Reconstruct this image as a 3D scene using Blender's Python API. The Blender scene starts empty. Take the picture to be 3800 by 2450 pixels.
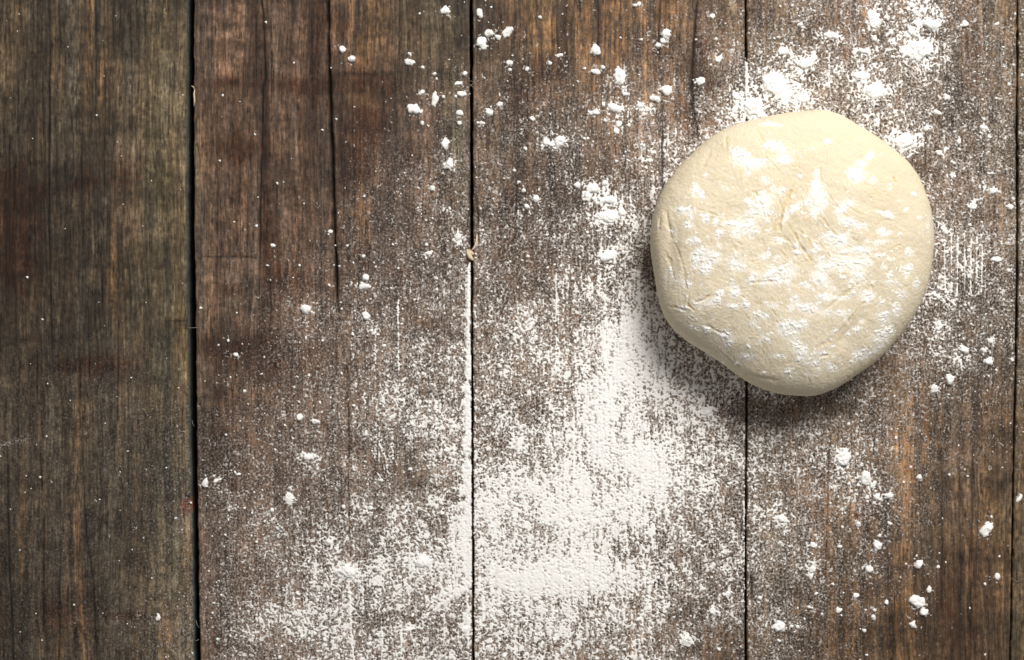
import bpy, math, time
import numpy as np
T0 = time.time()
S = bpy.context.scene
COL = S.collection

# ------------------------------------------------------------------ scale
# layout is drawn in units of 1/6000 m: the dough is about 17 cm across
U = 1.0 / 6000.0
CX, CY = 1900.0, 1225.0
CAM_H = 0.90

def wx(px): return (np.asarray(px, dtype=np.float64) - CX) * U
def wy(py): return (CY - np.asarray(py, dtype=np.float64)) * U

# ------------------------------------------------------------------ camera
cd = bpy.data.cameras.new("camera")
cam = bpy.data.objects.new("camera", cd)
COL.objects.link(cam)
cam.location = (0, 0, CAM_H)
cam.rotation_euler = (0, 0, 0)
cd.sensor_width = 36.0
cd.lens = 36.0 * CAM_H / (3800 * U)
cd.clip_start = 0.01
cd.clip_end = 50
cd.dof.use_dof = True
cd.dof.focus_distance = CAM_H - 0.040
cd.dof.aperture_fstop = 7.0
S.camera = cam

# ------------------------------------------------------------------ light
w = bpy.data.worlds.new("World")
S.world = w
w.use_nodes = True
bg = w.node_tree.nodes["Background"]
bg.inputs[0].default_value = (1.0, 0.985, 0.965, 1)
bg.inputs[1].default_value = 0.235
ld = bpy.data.lights.new("window_light", 'AREA')
ld.shape = 'RECTANGLE'
ld.size = 0.80
ld.size_y = 0.70
ld.energy = 14.8
ld.spread = math.radians(110)
ld.color = (1.0, 0.975, 0.94)
lo = bpy.data.objects.new("window_light", ld)
COL.objects.link(lo)
lo.location = (0.52, 1.07, 1.18)
from mathutils import Vector
lo.rotation_euler = (Vector((0.06, -0.01, 0)) - lo.location).to_track_quat('-Z', 'Y').to_euler()
S.view_settings.view_transform = 'Standard'
S.view_settings.look = 'None'
S.view_settings.exposure = 0.0
S.view_settings.gamma = 1.0
S.render.engine = 'CYCLES'
S.render.resolution_x = 1024
S.render.resolution_y = 660

# ------------------------------------------------------------------ noise
_lat = {}
def lattice(seed):
    if seed not in _lat:
        _lat[seed] = np.random.RandomState(seed).rand(256, 256).astype(np.float32)
    return _lat[seed]

def vnoise(x, y, seed):
    L = lattice(seed)
    xf = np.floor(x); yf = np.floor(y)
    fx = (x - xf).astype(np.float32); fy = (y - yf).astype(np.float32)
    ix = xf.astype(np.int32) & 255; iy = yf.astype(np.int32) & 255
    ix1 = (ix + 1) & 255; iy1 = (iy + 1) & 255
    fx = fx * fx * (3 - 2 * fx); fy = fy * fy * (3 - 2 * fy)
    a = L[iy, ix]; b = L[iy, ix1]; c = L[iy1, ix]; d = L[iy1, ix1]
    return (a + (b - a) * fx) * (1 - fy) + (c + (d - c) * fx) * fy

def fbm(x, y, sx, sy, seed, octv=3, rot=0.0, gain=0.5):
    """value fbm, roughly zero mean and unit deviation"""
    if rot:
        c, s = math.cos(rot), math.sin(rot)
        x, y = x * c + y * s, -x * s + y * c
    t = 0.0; amp = 1.0; tot = 0.0
    for o in range(octv):
        k = 2.0 ** o
        t = t + (vnoise(x / sx * k + 17.3 * o + 31, y / sy * k + 9.7 * o + 57, seed + o) - 0.5) * amp
        tot += amp * amp; amp *= gain
    return t / (0.22 * math.sqrt(tot))

def sstep(a, b, x):
    t = np.clip((x - a) / (b - a), 0, 1)
    return t * t * (3 - 2 * t)

def cdf(z):           # gaussian-ish to uniform
    return 1.0 / (1.0 + np.exp(-1.702 * z))

def polyline_field(X, Y, pts, reach):
    """distance to a polyline and parameter 0..1 along it; far points get 1e9"""
    pts = np.asarray(pts, dtype=np.float64)
    m = ((X > pts[:, 0].min() - reach) & (X < pts[:, 0].max() + reach) &
         (Y > pts[:, 1].min() - reach) & (Y < pts[:, 1].max() + reach))
    idx = np.nonzero(m.ravel())[0]
    if idx.size == 0:
        return idx, None, None
    x = X.ravel()[idx]; y = Y.ravel()[idx]
    best = np.full(x.shape, 1e9); par = np.zeros(x.shape)
    seg = np.hypot(*(pts[1:] - pts[:-1]).T); cum = np.concatenate([[0], np.cumsum(seg)])
    for i in range(len(pts) - 1):
        a = pts[i]; b = pts[i + 1]; d = b - a; l2 = max(1e-9, d @ d)
        t = np.clip(((x - a[0]) * d[0] + (y - a[1]) * d[1]) / l2, 0, 1)
        ds = np.hypot(x - a[0] - t * d[0], y - a[1] - t * d[1])
        k = ds < best
        best[k] = ds[k]; par[k] = (cum[i] + t[k] * seg[i]) / cum[-1]
    return idx, best, par

def ellipses(X, Y, L, power=1.0):
    out = np.zeros(X.shape)
    for (cx, cy, rx, ry, a) in L:
        out += a * np.exp(-(((X - cx) / rx) ** 2 + ((Y - cy) / ry) ** 2))
    return out

# ------------------------------------------------------------------ mesh helper
def mesh_grid_object(name, V, F, mat, parent=None, attrs=None, extra=None, smooth=True):
    """V (n,3), F (m,4) ; extra = list of n-gons"""
    me = bpy.data.meshes.new(name)
    V = np.ascontiguousarray(V, dtype=np.float32)
    F = np.ascontiguousarray(F, dtype=np.int32)
    nl = F.size; loops = F.ravel(); starts = np.arange(0, nl, F.shape[1], dtype=np.int32)
    tot = np.full(len(F), F.shape[1], dtype=np.int32)
    if extra:
        for e in extra:
            e = np.asarray(e, dtype=np.int32)
            starts = np.append(starts, len(loops)).astype(np.int32)
            tot = np.append(tot, len(e)).astype(np.int32)
            loops = np.concatenate([loops, e])
    me.vertices.add(len(V)); me.vertices.foreach_set("co", V.ravel())
    me.loops.add(len(loops)); me.loops.foreach_set("vertex_index", loops.astype(np.int32))
    me.polygons.add(len(starts)); me.polygons.foreach_set("loop_start", starts)
    try:
        me.polygons.foreach_set("loop_total", tot)
    except Exception:
        pass
    if smooth:
        me.polygons.foreach_set("use_smooth", np.ones(len(starts), dtype=bool))
    for k, (kind, arr) in (attrs or {}).items():
        a = me.attributes.new(k, kind, 'POINT')
        arr = np.ascontiguousarray(arr, dtype=np.float32)
        a.data.foreach_set("color" if kind == 'FLOAT_COLOR' else "value", arr.ravel())
    me.update(calc_edges=True)
    me.materials.append(mat)
    o = bpy.data.objects.new(name, me)
    COL.objects.link(o)
    if parent: o.parent = parent
    return o

def grid_faces(ny, nx, keep=None):
    i = np.arange(ny * nx, dtype=np.int32).reshape(ny, nx)
    F = np.stack([i[:-1, :-1], i[1:, :-1], i[1:, 1:], i[:-1, 1:]], -1)
    if keep is not None: return F[keep]
    return F.reshape(-1, 4)

def compact(V, F, attrs):
    used = np.zeros(len(V), bool); used[F.ravel()] = True
    remap = np.cumsum(used) - 1
    return V[used], remap[F].astype(np.int32), {k: (t, a[used]) for k, (t, a) in attrs.items()}

# ------------------------------------------------------------------ materials
def new_mat(name):
    m = bpy.data.materials.new(name); m.use_nodes = True
    nt = m.node_tree; p = nt.nodes["Principled BSDF"]
    return m, nt, p

def N(nt, t, **kw):
    n = nt.nodes.new(t)
    for k, v in kw.items(): setattr(n, k, v)
    return n

def noise_node(nt, vec, scale, detail=3, rough=0.6, mapscale=None):
    if mapscale:
        mp = N(nt, 'ShaderNodeMapping'); mp.inputs['Scale'].default_value = mapscale
        nt.links.new(vec, mp.inputs['Vector']); vec = mp.outputs[0]
    n = N(nt, 'ShaderNodeTexNoise'); n.inputs['Scale'].default_value = scale
    n.inputs['Detail'].default_value = detail; n.inputs['Roughness'].default_value = rough
    nt.links.new(vec, n.inputs['Vector'])
    return n.outputs['Fac']

def ramp(nt, fac, lo, hi, a, b):
    r = N(nt, 'ShaderNodeMapRange'); r.clamp = True
    r.inputs['From Min'].default_value = lo; r.inputs['From Max'].default_value = hi
    r.inputs['To Min'].default_value = a; r.inputs['To Max'].default_value = b
    nt.links.new(fac, r.inputs['Value'])
    return r.outputs[0]

def math_node(nt, op, a, b):
    m = N(nt, 'ShaderNodeMath', operation=op)
    for i, v in enumerate((a, b)):
        if isinstance(v, (int, float)): m.inputs[i].default_value = v
        else: nt.links.new(v, m.inputs[i])
    return m.outputs[0]

def mixc(nt, fac, a, b, blend='MIX'):
    m = N(nt, 'ShaderNodeMix', data_type='RGBA', blend_type=blend)
    for i, v in ((0, fac), (6, a), (7, b)):
        if isinstance(v, (int, float)): m.inputs[i].default_value = v
        elif isinstance(v, tuple): m.inputs[i].default_value = v
        else: nt.links.new(v, m.inputs[i])
    return m.outputs[2]

def wood_material():
    m, nt, p = new_mat("weathered_wood")
    tc = N(nt, 'ShaderNodeTexCoord').outputs['Object']
    at = N(nt, 'ShaderNodeAttribute', attribute_name='tint').outputs['Color']
    du = N(nt, 'ShaderNodeAttribute', attribute_name='dust').outputs['Fac']
    fib = noise_node(nt, tc, 1.0, 4, 0.7, (1000, 70, 300))
    fib2 = noise_node(nt, tc, 1.0, 3, 0.6, (420, 420, 420))
    fib3 = noise_node(nt, tc, 1.0, 3, 0.7, (2300, 1300, 900))
    f = math_node(nt, 'MULTIPLY', ramp(nt, fib, 0.28, 0.72, 0.50, 1.50), ramp(nt, fib3, 0.3, 0.7, 0.55, 1.50))
    f = math_node(nt, 'MULTIPLY', f, ramp(nt, fib2, 0.3, 0.7, 0.80, 1.2))
    pore = noise_node(nt, tc, 1.0, 2, 0.5, (1300, 110, 300))
    f = math_node(nt, 'MULTIPLY', f, ramp(nt, pore, 0.31, 0.44, 0.46, 1.08))
    fuzz = noise_node(nt, tc, 1.0, 2, 0.6, (300, 1500, 300))
    f = math_node(nt, 'MULTIPLY', f, ramp(nt, fuzz, 0.30, 0.60, 0.86, 1.05))
    comb = N(nt, 'ShaderNodeCombineColor')
    for i in range(3): nt.links.new(f, comb.inputs[i])
    c = mixc(nt, 1.0, at, comb.outputs[0], 'MULTIPLY')
    # a thin veil of flour caught in the pores
    sp = noise_node(nt, tc, 1.0, 3, 0.7, (820, 740, 800))
    sg = noise_node(nt, tc, 1.0, 2, 0.5, (900, 110, 300))
    v = math_node(nt, 'ADD', math_node(nt, 'MULTIPLY', ramp(nt, sp, 0.34, 0.66, -0.5, 0.5), 1.9), math_node(nt, 'MULTIPLY', ramp(nt, sg, 0.3, 0.7, -0.5, 0.5), 0.45))
    v = math_node(nt, 'MULTIPLY', v, ramp(nt, du, 0.0, 0.45, 0.15, 1.0))
    fac = math_node(nt, 'ADD', math_node(nt, 'MULTIPLY', du, 0.72), math_node(nt, 'SUBTRACT', v, ramp(nt, du, 0.0, 0.25, 0.06, 0.0)))
    fac = math_node(nt, 'MULTIPLY', ramp(nt, fac, 0.0, 1.0, 0.0, 0.88), ramp(nt, du, 0.0, 0.06, 0.0, 1.0))
    c = mixc(nt, fac, c, (0.64, 0.575, 0.52, 1))
    nt.links.new(c, p.inputs['Base Color'])
    p.inputs['Roughness'].default_value = 0.72
    p.inputs['Specular IOR Level'].default_value = 0.30
    b = N(nt, 'ShaderNodeBump'); b.inputs['Strength'].default_value = 0.55; b.inputs['Distance'].default_value = 0.0005
    nt.links.new(math_node(nt, 'ADD', fib, math_node(nt, 'MULTIPLY', fib3, 0.5)), b.inputs['Height'])
    nt.links.new(b.outputs[0], p.inputs['Normal'])
    return m

def flour_material(name="flour", thin=True):
    m, nt, p = new_mat(name)
    tc = N(nt, 'ShaderNodeTexCoord').outputs['Object']
    n = noise_node(nt, tc, 2600, 3, 0.7)
    c = mixc(nt, ramp(nt, n, 0.3, 0.7, 0, 1), (0.90, 0.885, 0.855, 1), (0.80, 0.775, 0.735, 1))
    if thin:
        th = N(nt, 'ShaderNodeAttribute', attribute_name='thick').outputs['Fac']
        gr = noise_node(nt, tc, 1150, 2, 0.6)
        th = math_node(nt, 'ADD', th, ramp(nt, gr, 0.3, 0.7, -0.45, 0.45))
        th = ramp(nt, th, 0.0, 1.0, 0.0, 1.0)
        c = mixc(nt, th, (0.27, 0.225, 0.195, 1), c)
    nt.links.new(c, p.inputs['Base Color'])
    p.inputs['Roughness'].default_value = 1.0
    p.inputs['Specular IOR Level'].default_value = 0.1
    b = N(nt, 'ShaderNodeBump'); b.inputs['Strength'].default_value = 0.3; b.inputs['Distance'].default_value = 0.0003
    nt.links.new(n, b.inputs['Height']); nt.links.new(b.outputs[0], p.inputs['Normal'])
    return m

def dough_material():
    m, nt, p = new_mat("raw_dough")
    tc = N(nt, 'ShaderNodeTexCoord').outputs['Object']
    fl = N(nt, 'ShaderNodeAttribute', attribute_name='film').outputs['Fac']
    cr = N(nt, 'ShaderNodeAttribute', attribute_name='crease').outputs['Fac']
    big = noise_node(nt, tc, 28, 3, 0.5)
    c = mixc(nt, ramp(nt, big, 0.3, 0.7, 0, 1), (0.655, 0.560, 0.400, 1), (0.690, 0.604, 0.446, 1))
    c = mixc(nt, cr, c, (0.70, 0.50, 0.24, 1))
    sp = noise_node(nt, tc, 1500, 4, 0.75)
    thr = math_node(nt, 'SUBTRACT', sp, math_node(nt, 'SUBTRACT', 0.68, math_node(nt, 'MULTIPLY', fl, 0.40)))
    fac = ramp(nt, thr, 0.0, 0.12, 0.0, 0.70)
    c = mixc(nt, fac, c, (0.90, 0.87, 0.81, 1))
    nt.links.new(c, p.inputs['Base Color'])
    p.inputs['Roughness'].default_value = 0.62
    p.inputs['Specular IOR Level'].default_value = 0.25
    p.inputs['Subsurface Weight'].default_value = 0.35
    p.inputs['Subsurface Radius'].default_value = (1.0, 0.7, 0.35)
    p.inputs['Subsurface Scale'].default_value = 0.004
    b = N(nt, 'ShaderNodeBump'); b.inputs['Strength'].default_value = 0.35; b.inputs['Distance'].default_value = 0.0004
    nt.links.new(sp, b.inputs['Height']); nt.links.new(b.outputs[0], p.inputs['Normal'])
    return m

WOOD = wood_material()
FLOUR = flour_material("flour_layer", True)
FLOURC = flour_material("flour_lump", False)
DOUGH = dough_material()
m_dark, _nt, _p = new_mat("dark_gap_backing"); _p.inputs['Base Color'].default_value = (0.03, 0.024, 0.02, 1); _p.inputs['Roughness'].default_value = 0.9
m_spl, _nt, _p = new_mat("pale_splinter_wood"); _p.inputs['Roughness'].default_value = 0.8
_n = noise_node(_nt, N(_nt, 'ShaderNodeTexCoord').outputs['Object'], 900, 3, 0.6)
_nt.links.new(mixc(_nt, _n, (0.50, 0.36, 0.20, 1), (0.72, 0.62, 0.48, 1)), _p.inputs['Base Color'])
m_fib, _nt, _p = new_mat("grey_wood_fibre"); _p.inputs['Base Color'].default_value = (0.22, 0.18, 0.14, 1)

# ------------------------------------------------------------------ planks: edges, cracks, stains
Y0, Y1 = -420.0, 2870.0
def edge(pts):
    p = np.array(pts, dtype=float)
    return lambda y: np.interp(y, p[:, 1], p[:, 0])
def wob(y, seed, a=1.0):
    return a * fbm(np.zeros_like(y) + 3.3, y, 50, 26, seed, 3)
E = {   # (left plank's right edge, right plank's left edge) for each gap
 0: (edge([(699,-420),(699,0),(698,820),(702,1100),(707,1630),(717,2000),(723,2450),(728,2870)]),
     edge([(721,-420),(721,0),(720,300),(721,820),(726,1100),(730,1630),(737,2100),(743,2450),(747,2870)])),
 1: (edge([(1742,-420),(1742,0),(1744,500),(1746,880),(1746,930),(1748,1250),(1750,1640),(1752,2050),(1753,2450),(1755,2870)]),
     edge([(1755,-420),(1754,0),(1755,500),(1756,930),(1755,1050),(1755,1250),(1757,1640),(1758,2050),(1759,2450),(1761,2870)])),
 2: (edge([(2764,-420),(2764,0),(2766,210),(2769,420),(2768,1000),(2769,1480),(2766,1760),(2764,2050),(2765,2450),(2765,2870)]),
     edge([(2771,-420),(2771,0),(2773,210),(2773,420),(2772,1000),(2774,1480),(2772,1760),(2769,2050),(2771,2450),(2771,2870)])),
 3: (edge([(3774,-420),(3774,0),(3772,550),(3773,820),(3768,1300),(3761,1630),(3752,2200),(3746,2450),(3742,2870)]),
     edge([(3780,-420),(3780,0),(3779,550),(3780,820),(3775,1300),(3768,1630),(3759,2200),(3753,2450),(3749,2870)])),
}
def left_of(i, y):      # left edge of plank i
    if i == 0: return np.full_like(y, -330.0)
    return E[i-1][1](y) + wob(y, 300 + i, 0.9)
def right_of(i, y):
    if i == 4: return np.full_like(y, 4420.0)
    return E[i][0](y) + wob(y, 320 + i, 0.6)

CRACKS = [  # points, width, depth, darkness, taper
 ([(177,-420),(178,0),(183,100),(186,160),(180,300),(182,430),(181,600),(178,820),(184,1000),(188,1150),(190,1250),(188,1420)], 2.6, 6, .85),
 ([(355,-420),(354,0),(355,200),(353,400)], 2.2, 4, .8),
 ([(388,225),(390,380),(386,560),(386,760)], 2.0, 4, .7),
 ([(289,820),(291,1000),(290,1110)], 2.0, 4, .8), ([(291,1290),(294,1420),(292,1550)], 2.0, 4, .8),
 ([(371,930),(375,1040),(379,1140)], 2.2, 5, .8), ([(327,1140),(329,1400)], 1.8, 3, .6),
 ([(437,1170),(436,1600)], 2.0, 3, .6), ([(135,1290),(136,1500)], 2.2, 4, .8),
 ([(24,1640),(28,1900),(33,2100),(44,2300),(48,2450),(50,2870)], 2.4, 5, .85),
 ([(146,1650),(150,1760),(154,1830)], 2.4, 5, .8), ([(160,1900),(160,2350)], 2.4, 4, .75),
 ([(300,1630),(311,1850),(318,2000),(340,2120),(350,2250),(357,2450),(360,2870)], 2.3, 5, .85),
 ([(455,1800),(460,1950)], 2.5, 3, .5), ([(523,1850),(527,1990)], 2.2, 3, .6), ([(216,2130),(220,2450),(222,2870)], 2.4, 4, .8),
 ([(277,2330),(280,2450)], 2.2, 4, .7), ([(30,460),(34,1000)], 1.6, 3, .5), ([(110,0),(114,170)], 1.6, 3, .5),
 ([(60,150),(66,400)], 1.6, 3, .5), ([(487,300),(489,500)], 2.5, 3, .45), ([(640,330),(638,480)], 1.6, 3, .5),
 ([(640,880),(641,980)], 1.6, 3, .5),
 ([(967,-420),(967,0),(976,45),(980,200),(985,292),(974,320),(972,500),(968,650),(963,820),(961,1010)], 2.6, 8, .95),
 ([(1214,-420),(1216,0),(1219,200),(1224,350),(1234,600),(1240,820),(1247,1000),(1253,1160)], 4.3, 26, 1.0),
 ([(1250,1200),(1245,1300),(1250,1400)], 1.8, 5, .7),
 ([(1288,1330),(1292,1500),(1295,1640),(1291,1780),(1296,1960)], 2.0, 6, .85), ([(1296,1960),(1300,2060)], 1.6, 4, .6),
 ([(784,1215),(789,1250),(786,1285)], 1.8, 4, .7), ([(948,40),(950,300)], 2.5, 3, .6),
 ([(1003,60),(1006,380)], 2.0, 3, .5), ([(1150,200),(1160,420)], 3, 3, .5),
 ([(2449,-420),(2448,0),(2444,110),(2442,240)], 2.0, 5, .85),
 ([(2455,385),(2459,470),(2456,560),(2459,720)], 2.4, 6, .9),
 ([(2588,-420),(2586,0),(2580,80),(2571,200),(2566,320),(2572,400),(2584,460),(2592,545)], 3.0, 8, .95),
 ([(1765,700),(1773,800),(1772,860),(1781,890)], 2.6, 5, .85),
 ([(2214,0),(2222,120),(2215,200)], 2.2, 3, .6), ([(2010,30),(2012,300)], 2.2, 3, .6),
 ([(2045,60),(2049,320)], 2.2, 3, .6), ([(2130,100),(2133,340)], 2, 3, .5),
 ([(2060,1040),(2062,1300)], 2.2, 4, .8), ([(2114,1060),(2116,1290)], 1.8, 4, .7), ([(2290,1120),(2300,1260)], 2.2, 4, .8),
 ([(2055,1640),(2058,1880)], 1.8, 4, .7), ([(2188,1640),(2190,1740)], 2.5, 4, .8), ([(2290,1850),(2295,2060)],1.8,3,.7),
 ([(2786,2135),(2790,2190),(2785,2230)], 3.0, 8, .9), ([(2840,0),(2842,230)], 1.8, 3, .5), ([(3434,500),(3436,640)], 2.4, 4, .7),
 ([(3533,400),(3534,520)], 2, 3, .6), ([(3760,440),(3772,500),(3776,545)], 2.6, 5, .8),
 ([(3075,1650),(3070,1950),(3062,2150)], 2.0, 3, .7), ([(3320,2200),(3318,2450)], 2.2, 4, .75),
 ([(3133,2040),(3130,2450)], 2.0, 3, .65), ([(3490,1640),(3497,1900),(3492,2300)], 2.4, 4, .7),
 ([(3610,1640),(3606,2100),(3600,2450)], 2.2, 3, .65), ([(3560,1700),(3565,2200)], 1.8, 3, .55), ([(3700,1640),(3705,2000)], 1.8, 3, .5),
]
CUTS = [ # cross-grain saw marks and stain fronts
 ([(90,200),(130,197),(168,199)], 1.8, 1.5, .6), ([(610,131),(672,132)], 2.0, 2, .7), ([(0,606),(120,607),(185,604)], 4, 1, .55),
 ([(600,1185),(618,1195),(640,1192),(700,1190)], 3.0, 2, .75), ([(15,1285),(40,1275),(70,1290)], 4, 1, .5),
 ([(730,954),(860,953),(1010,957)], 2.6, 1.5, .75), ([(1215,278),(1330,276),(1400,272),(1520,268)], 3.2, 1.0, .70),
 ([(1290,136),(1380,132)], 3, 1, .55), ([(1490,152),(1620,150)], 1.8, 1, .5), ([(1470,190),(1600,186)], 1.6, 1, .4),
 ([(1480,1408),(1700,1410)], 2, 1, .4), ([(725,1430),(800,1432)], 1.6, 1, .4), ([(675,2085),(718,2080)], 3.0, 2, .7),
 ([(380,190),(460,186)], 2, 1, .4), ([(230,1690),(360,1688)], 2, 1, .3), ([(620,1055),(655,1056)], 1.6, 1, .5),
 ([(2100,335),(2110,337),(2330,330)], 2, 1, .35), ([(640,158),(670,160)], 1.4, 1, .5),
]
rs = np.random.RandomState(5)
for k in range(46):   # faint extra checks scattered over the boards
    x = rs.uniform(-200, 3900); y = rs.uniform(-200, 2600); L = rs.uniform(90, 380)
    CRACKS.append(([(x, y), (x + rs.uniform(-5, 5), y + L * .5), (x + rs.uniform(-6, 6), y + L)], rs.uniform(1.3, 2.0), 2.5, rs.uniform(.3, .6)))
for k in range(60):
    x = rs.choice([rs.uniform(560, 690), rs.uniform(730, 960), rs.uniform(1400, 1730), rs.uniform(1800, 2000)]); y = rs.uniform(0, 1300); L = rs.uniform(25, 90)
    CUTS.append(([(x, y), (x + L, y + rs.uniform(-3, 3))], 1.4, .8, rs.uniform(.2, .45)))

def crack_fields(X, Y):
    depth = np.zeros(X.size); dark = np.zeros(X.size)
    for (pts, wd, dp, dk) in CRACKS:
        idx, d, t = polyline_field(X, Y, pts, 22)
        if d is None: continue
        w_ = 1.3 * wd * (0.55 + 0.45 * np.sin(np.pi * np.clip(t, .04, .96)) ** .5) * (1 + .25 * fbm(X.ravel()[idx], Y.ravel()[idx], 30, 40, 77, 2))
        g = np.exp(-(d / np.maximum(w_, .6)) ** 2)
        end = np.clip(np.minimum(t, 1 - t) * 12 + .25, 0, 1)
        depth[idx] = np.maximum(depth[idx], dp * g * end); dark[idx] = np.maximum(dark[idx], dk * g * end)
        halo = 0.36 * dk * np.exp(-(d / (wd * 3.6)) ** 2) * end
        dark[idx] = np.maximum(dark[idx], halo)
    for (pts, wd, dp, dk) in CUTS:
        idx, d, t = polyline_field(X, Y, pts, 22)
        if d is None: continue
        g = np.exp(-(d / (wd * 1.2)) ** 2) * np.clip(np.minimum(t, 1 - t) * 6 + .2, 0, 1)
        g = g * (0.75 + .25 * fbm(X.ravel()[idx], Y.ravel()[idx], 14, 14, 91, 2))
        depth[idx] = np.maximum(depth[idx], dp * g); dark[idx] = np.maximum(dark[idx], dk * g)
    return depth.reshape(X.shape), np.clip(dark, 0, 1).reshape(X.shape)

def warp(X, Y):
    return X + 5 * fbm(X, Y, 160, 420, 11, 2)

def wood_relief(X, Y):
    """board surface height in layout units, without cracks and edges"""
    Xw = warp(X, Y)
    z = 0.9 * fbm(Xw, Y, 16, 520, 21, 2) + 0.45 * fbm(Xw, Y, 6, 150, 24, 2)
    z = z + 1.6 * fbm(X, Y, 260, 900, 27, 2)
    z = z - 7.0 * np.exp(-((X - 688) / 17) ** 2 - ((Y - 1868) / 30) ** 2)     # the small knot hole
    return z

ORANGE = [(1340,120,60,430,.95),(1345,700,34,330,.75),(1440,60,26,260,.45),(1960,60,90,260,.75),(2150,120,170,260,.75),(2300,120,90,220,.5),
 (2480,160,90,240,.75),(60,150,60,220,.45),(340,80,36,420,.55),(215,160,26,260,.5),(380,380,24,220,.5),(30,950,60,200,.3),(400,1020,40,160,.6),
 (155,1420,20,160,.7),(300,1450,20,200,.5),(270,1920,40,260,.6),(80,2050,14,300,.7),(150,2330,10,200,.4),(240,2400,30,160,.9),(305,2340,16,160,.9),
 (610,2370,26,90,.7),(1255,70,20,90,.5),(1170,120,26,190,.55),(3120,1850,110,330,.75),(3040,2300,60,250,.85),(3130,2330,90,300,.9),
 (3330,2330,60,240,.8),(3420,1700,70,260,.65),(3330,1750,90,200,.6),(2980,1750,70,220,.5),(2850,2400,110,170,.35),(3640,2000,60,400,.3),
 (2880,120,60,300,.4),(3300,60,200,200,.3),(1600,700,40,220,.25),(1290,1150,24,160,.6),(1300,1900,16,250,.5),(1210,1900,40,120,.25)]
OLIVE = [(640,500,100,900,.85),(640,1300,90,700,.75),(560,300,60,500,.3),(1560,110,150,200,.95),(1690,200,50,420,.7),(1700,900,50,260,.55),(1690,500,50,260,.55),
 (2700,160,70,260,.6),(2870,160,80,240,.5),(3700,1900,60,900,.35),(620,2200,90,400,.55),(1620,1500,120,400,.4),(2860,1900,80,400,.4),(1840,200,50,260,.3),
 (3700,300,60,500,.4),(1450,300,60,200,.3)]
REDDARK = [(1330,310,190,34,.65),(1290,460,90,170,.65),(1420,420,60,140,.5),(900,310,190,30,.50),(880,560,70,90,.6),(1150,330,80,26,.5),(1300,620,70,90,.55),(1520,590,50,50,.6),
 (30,760,110,120,1.0),(80,960,90,130,.75),(470,660,60,40,.7),(310,670,60,30,.5),(330,610,90,16,.4),(560,600,90,16,.25),(60,860,40,240,.6),(640,1560,90,50,.1),(860,1280,120,50,.7),
 (1000,1340,140,70,.5),(1000,900,50,260,.35),(1100,1050,100,80,.3),(870,1080,60,30,.4),(1480,1080,40,90,.5),(1590,1290,50,60,.5),(1350,980,30,120,.5),(1900,800,60,110,.55),(2050,260,60,40,.55),
 (1920,330,70,70,.45),(1920,470,90,70,.4),(2080,680,100,60,.4),(2050,850,60,90,.5),(1850,1100,60,60,.35),(1900,1580,90,90,.4),(2250,380,60,40,.3),(190,1370,130,14,.35),(330,1345,110,20,.5),(370,1360,160,60,.35),(130,1260,140,14,.3),
 (640,1205,60,18,.3),(180,2300,160,120,.4),(480,2280,110,18,.35),(560,2290,120,14,.3),(3300,2350,40,60,.5),(3080,2200,60,60,.3),(3250,1900,60,50,.4),(3560,2300,200,200,.35),(2600,200,30,160,.45),(2570,420,40,90,.4),  # broad lower right entry: dark wood plus a painted corner vignette
 (2640,310,60,50,.5),(1180,60,24,90,.95),(1165,200,18,120,.9),(1158,450,16,180,.6),(948,130,11,200,.8),(990,560,14,300,.6),(1000,780,22,120,.6),(1275,90,22,60,.7),(2100,100,14,160,.5),(2220,80,12,160,.45),(2360,160,16,160,.3),(2740,1900,30,400,.25),(700,1000,30,20,.2),(3440,680,50,60,.3),
 (3270,1860,60,60,.35),(120,700,200,40,.35),(500,1500,60,400,.15)]
PALE = [(860,150,90,150,.30),(1060,160,60,200,.22),(1080,420,60,200,.20),(620,400,60,500,.22),(2300,420,180,160,.18),(560,900,60,400,.10),(330,880,80,200,.06),(1650,150,80,200,.10),(600,2330,90,200,.30),(2650,1700,80,600,.1),(3400,800,250,300,.12),(900,700,90,120,.12)]

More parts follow.
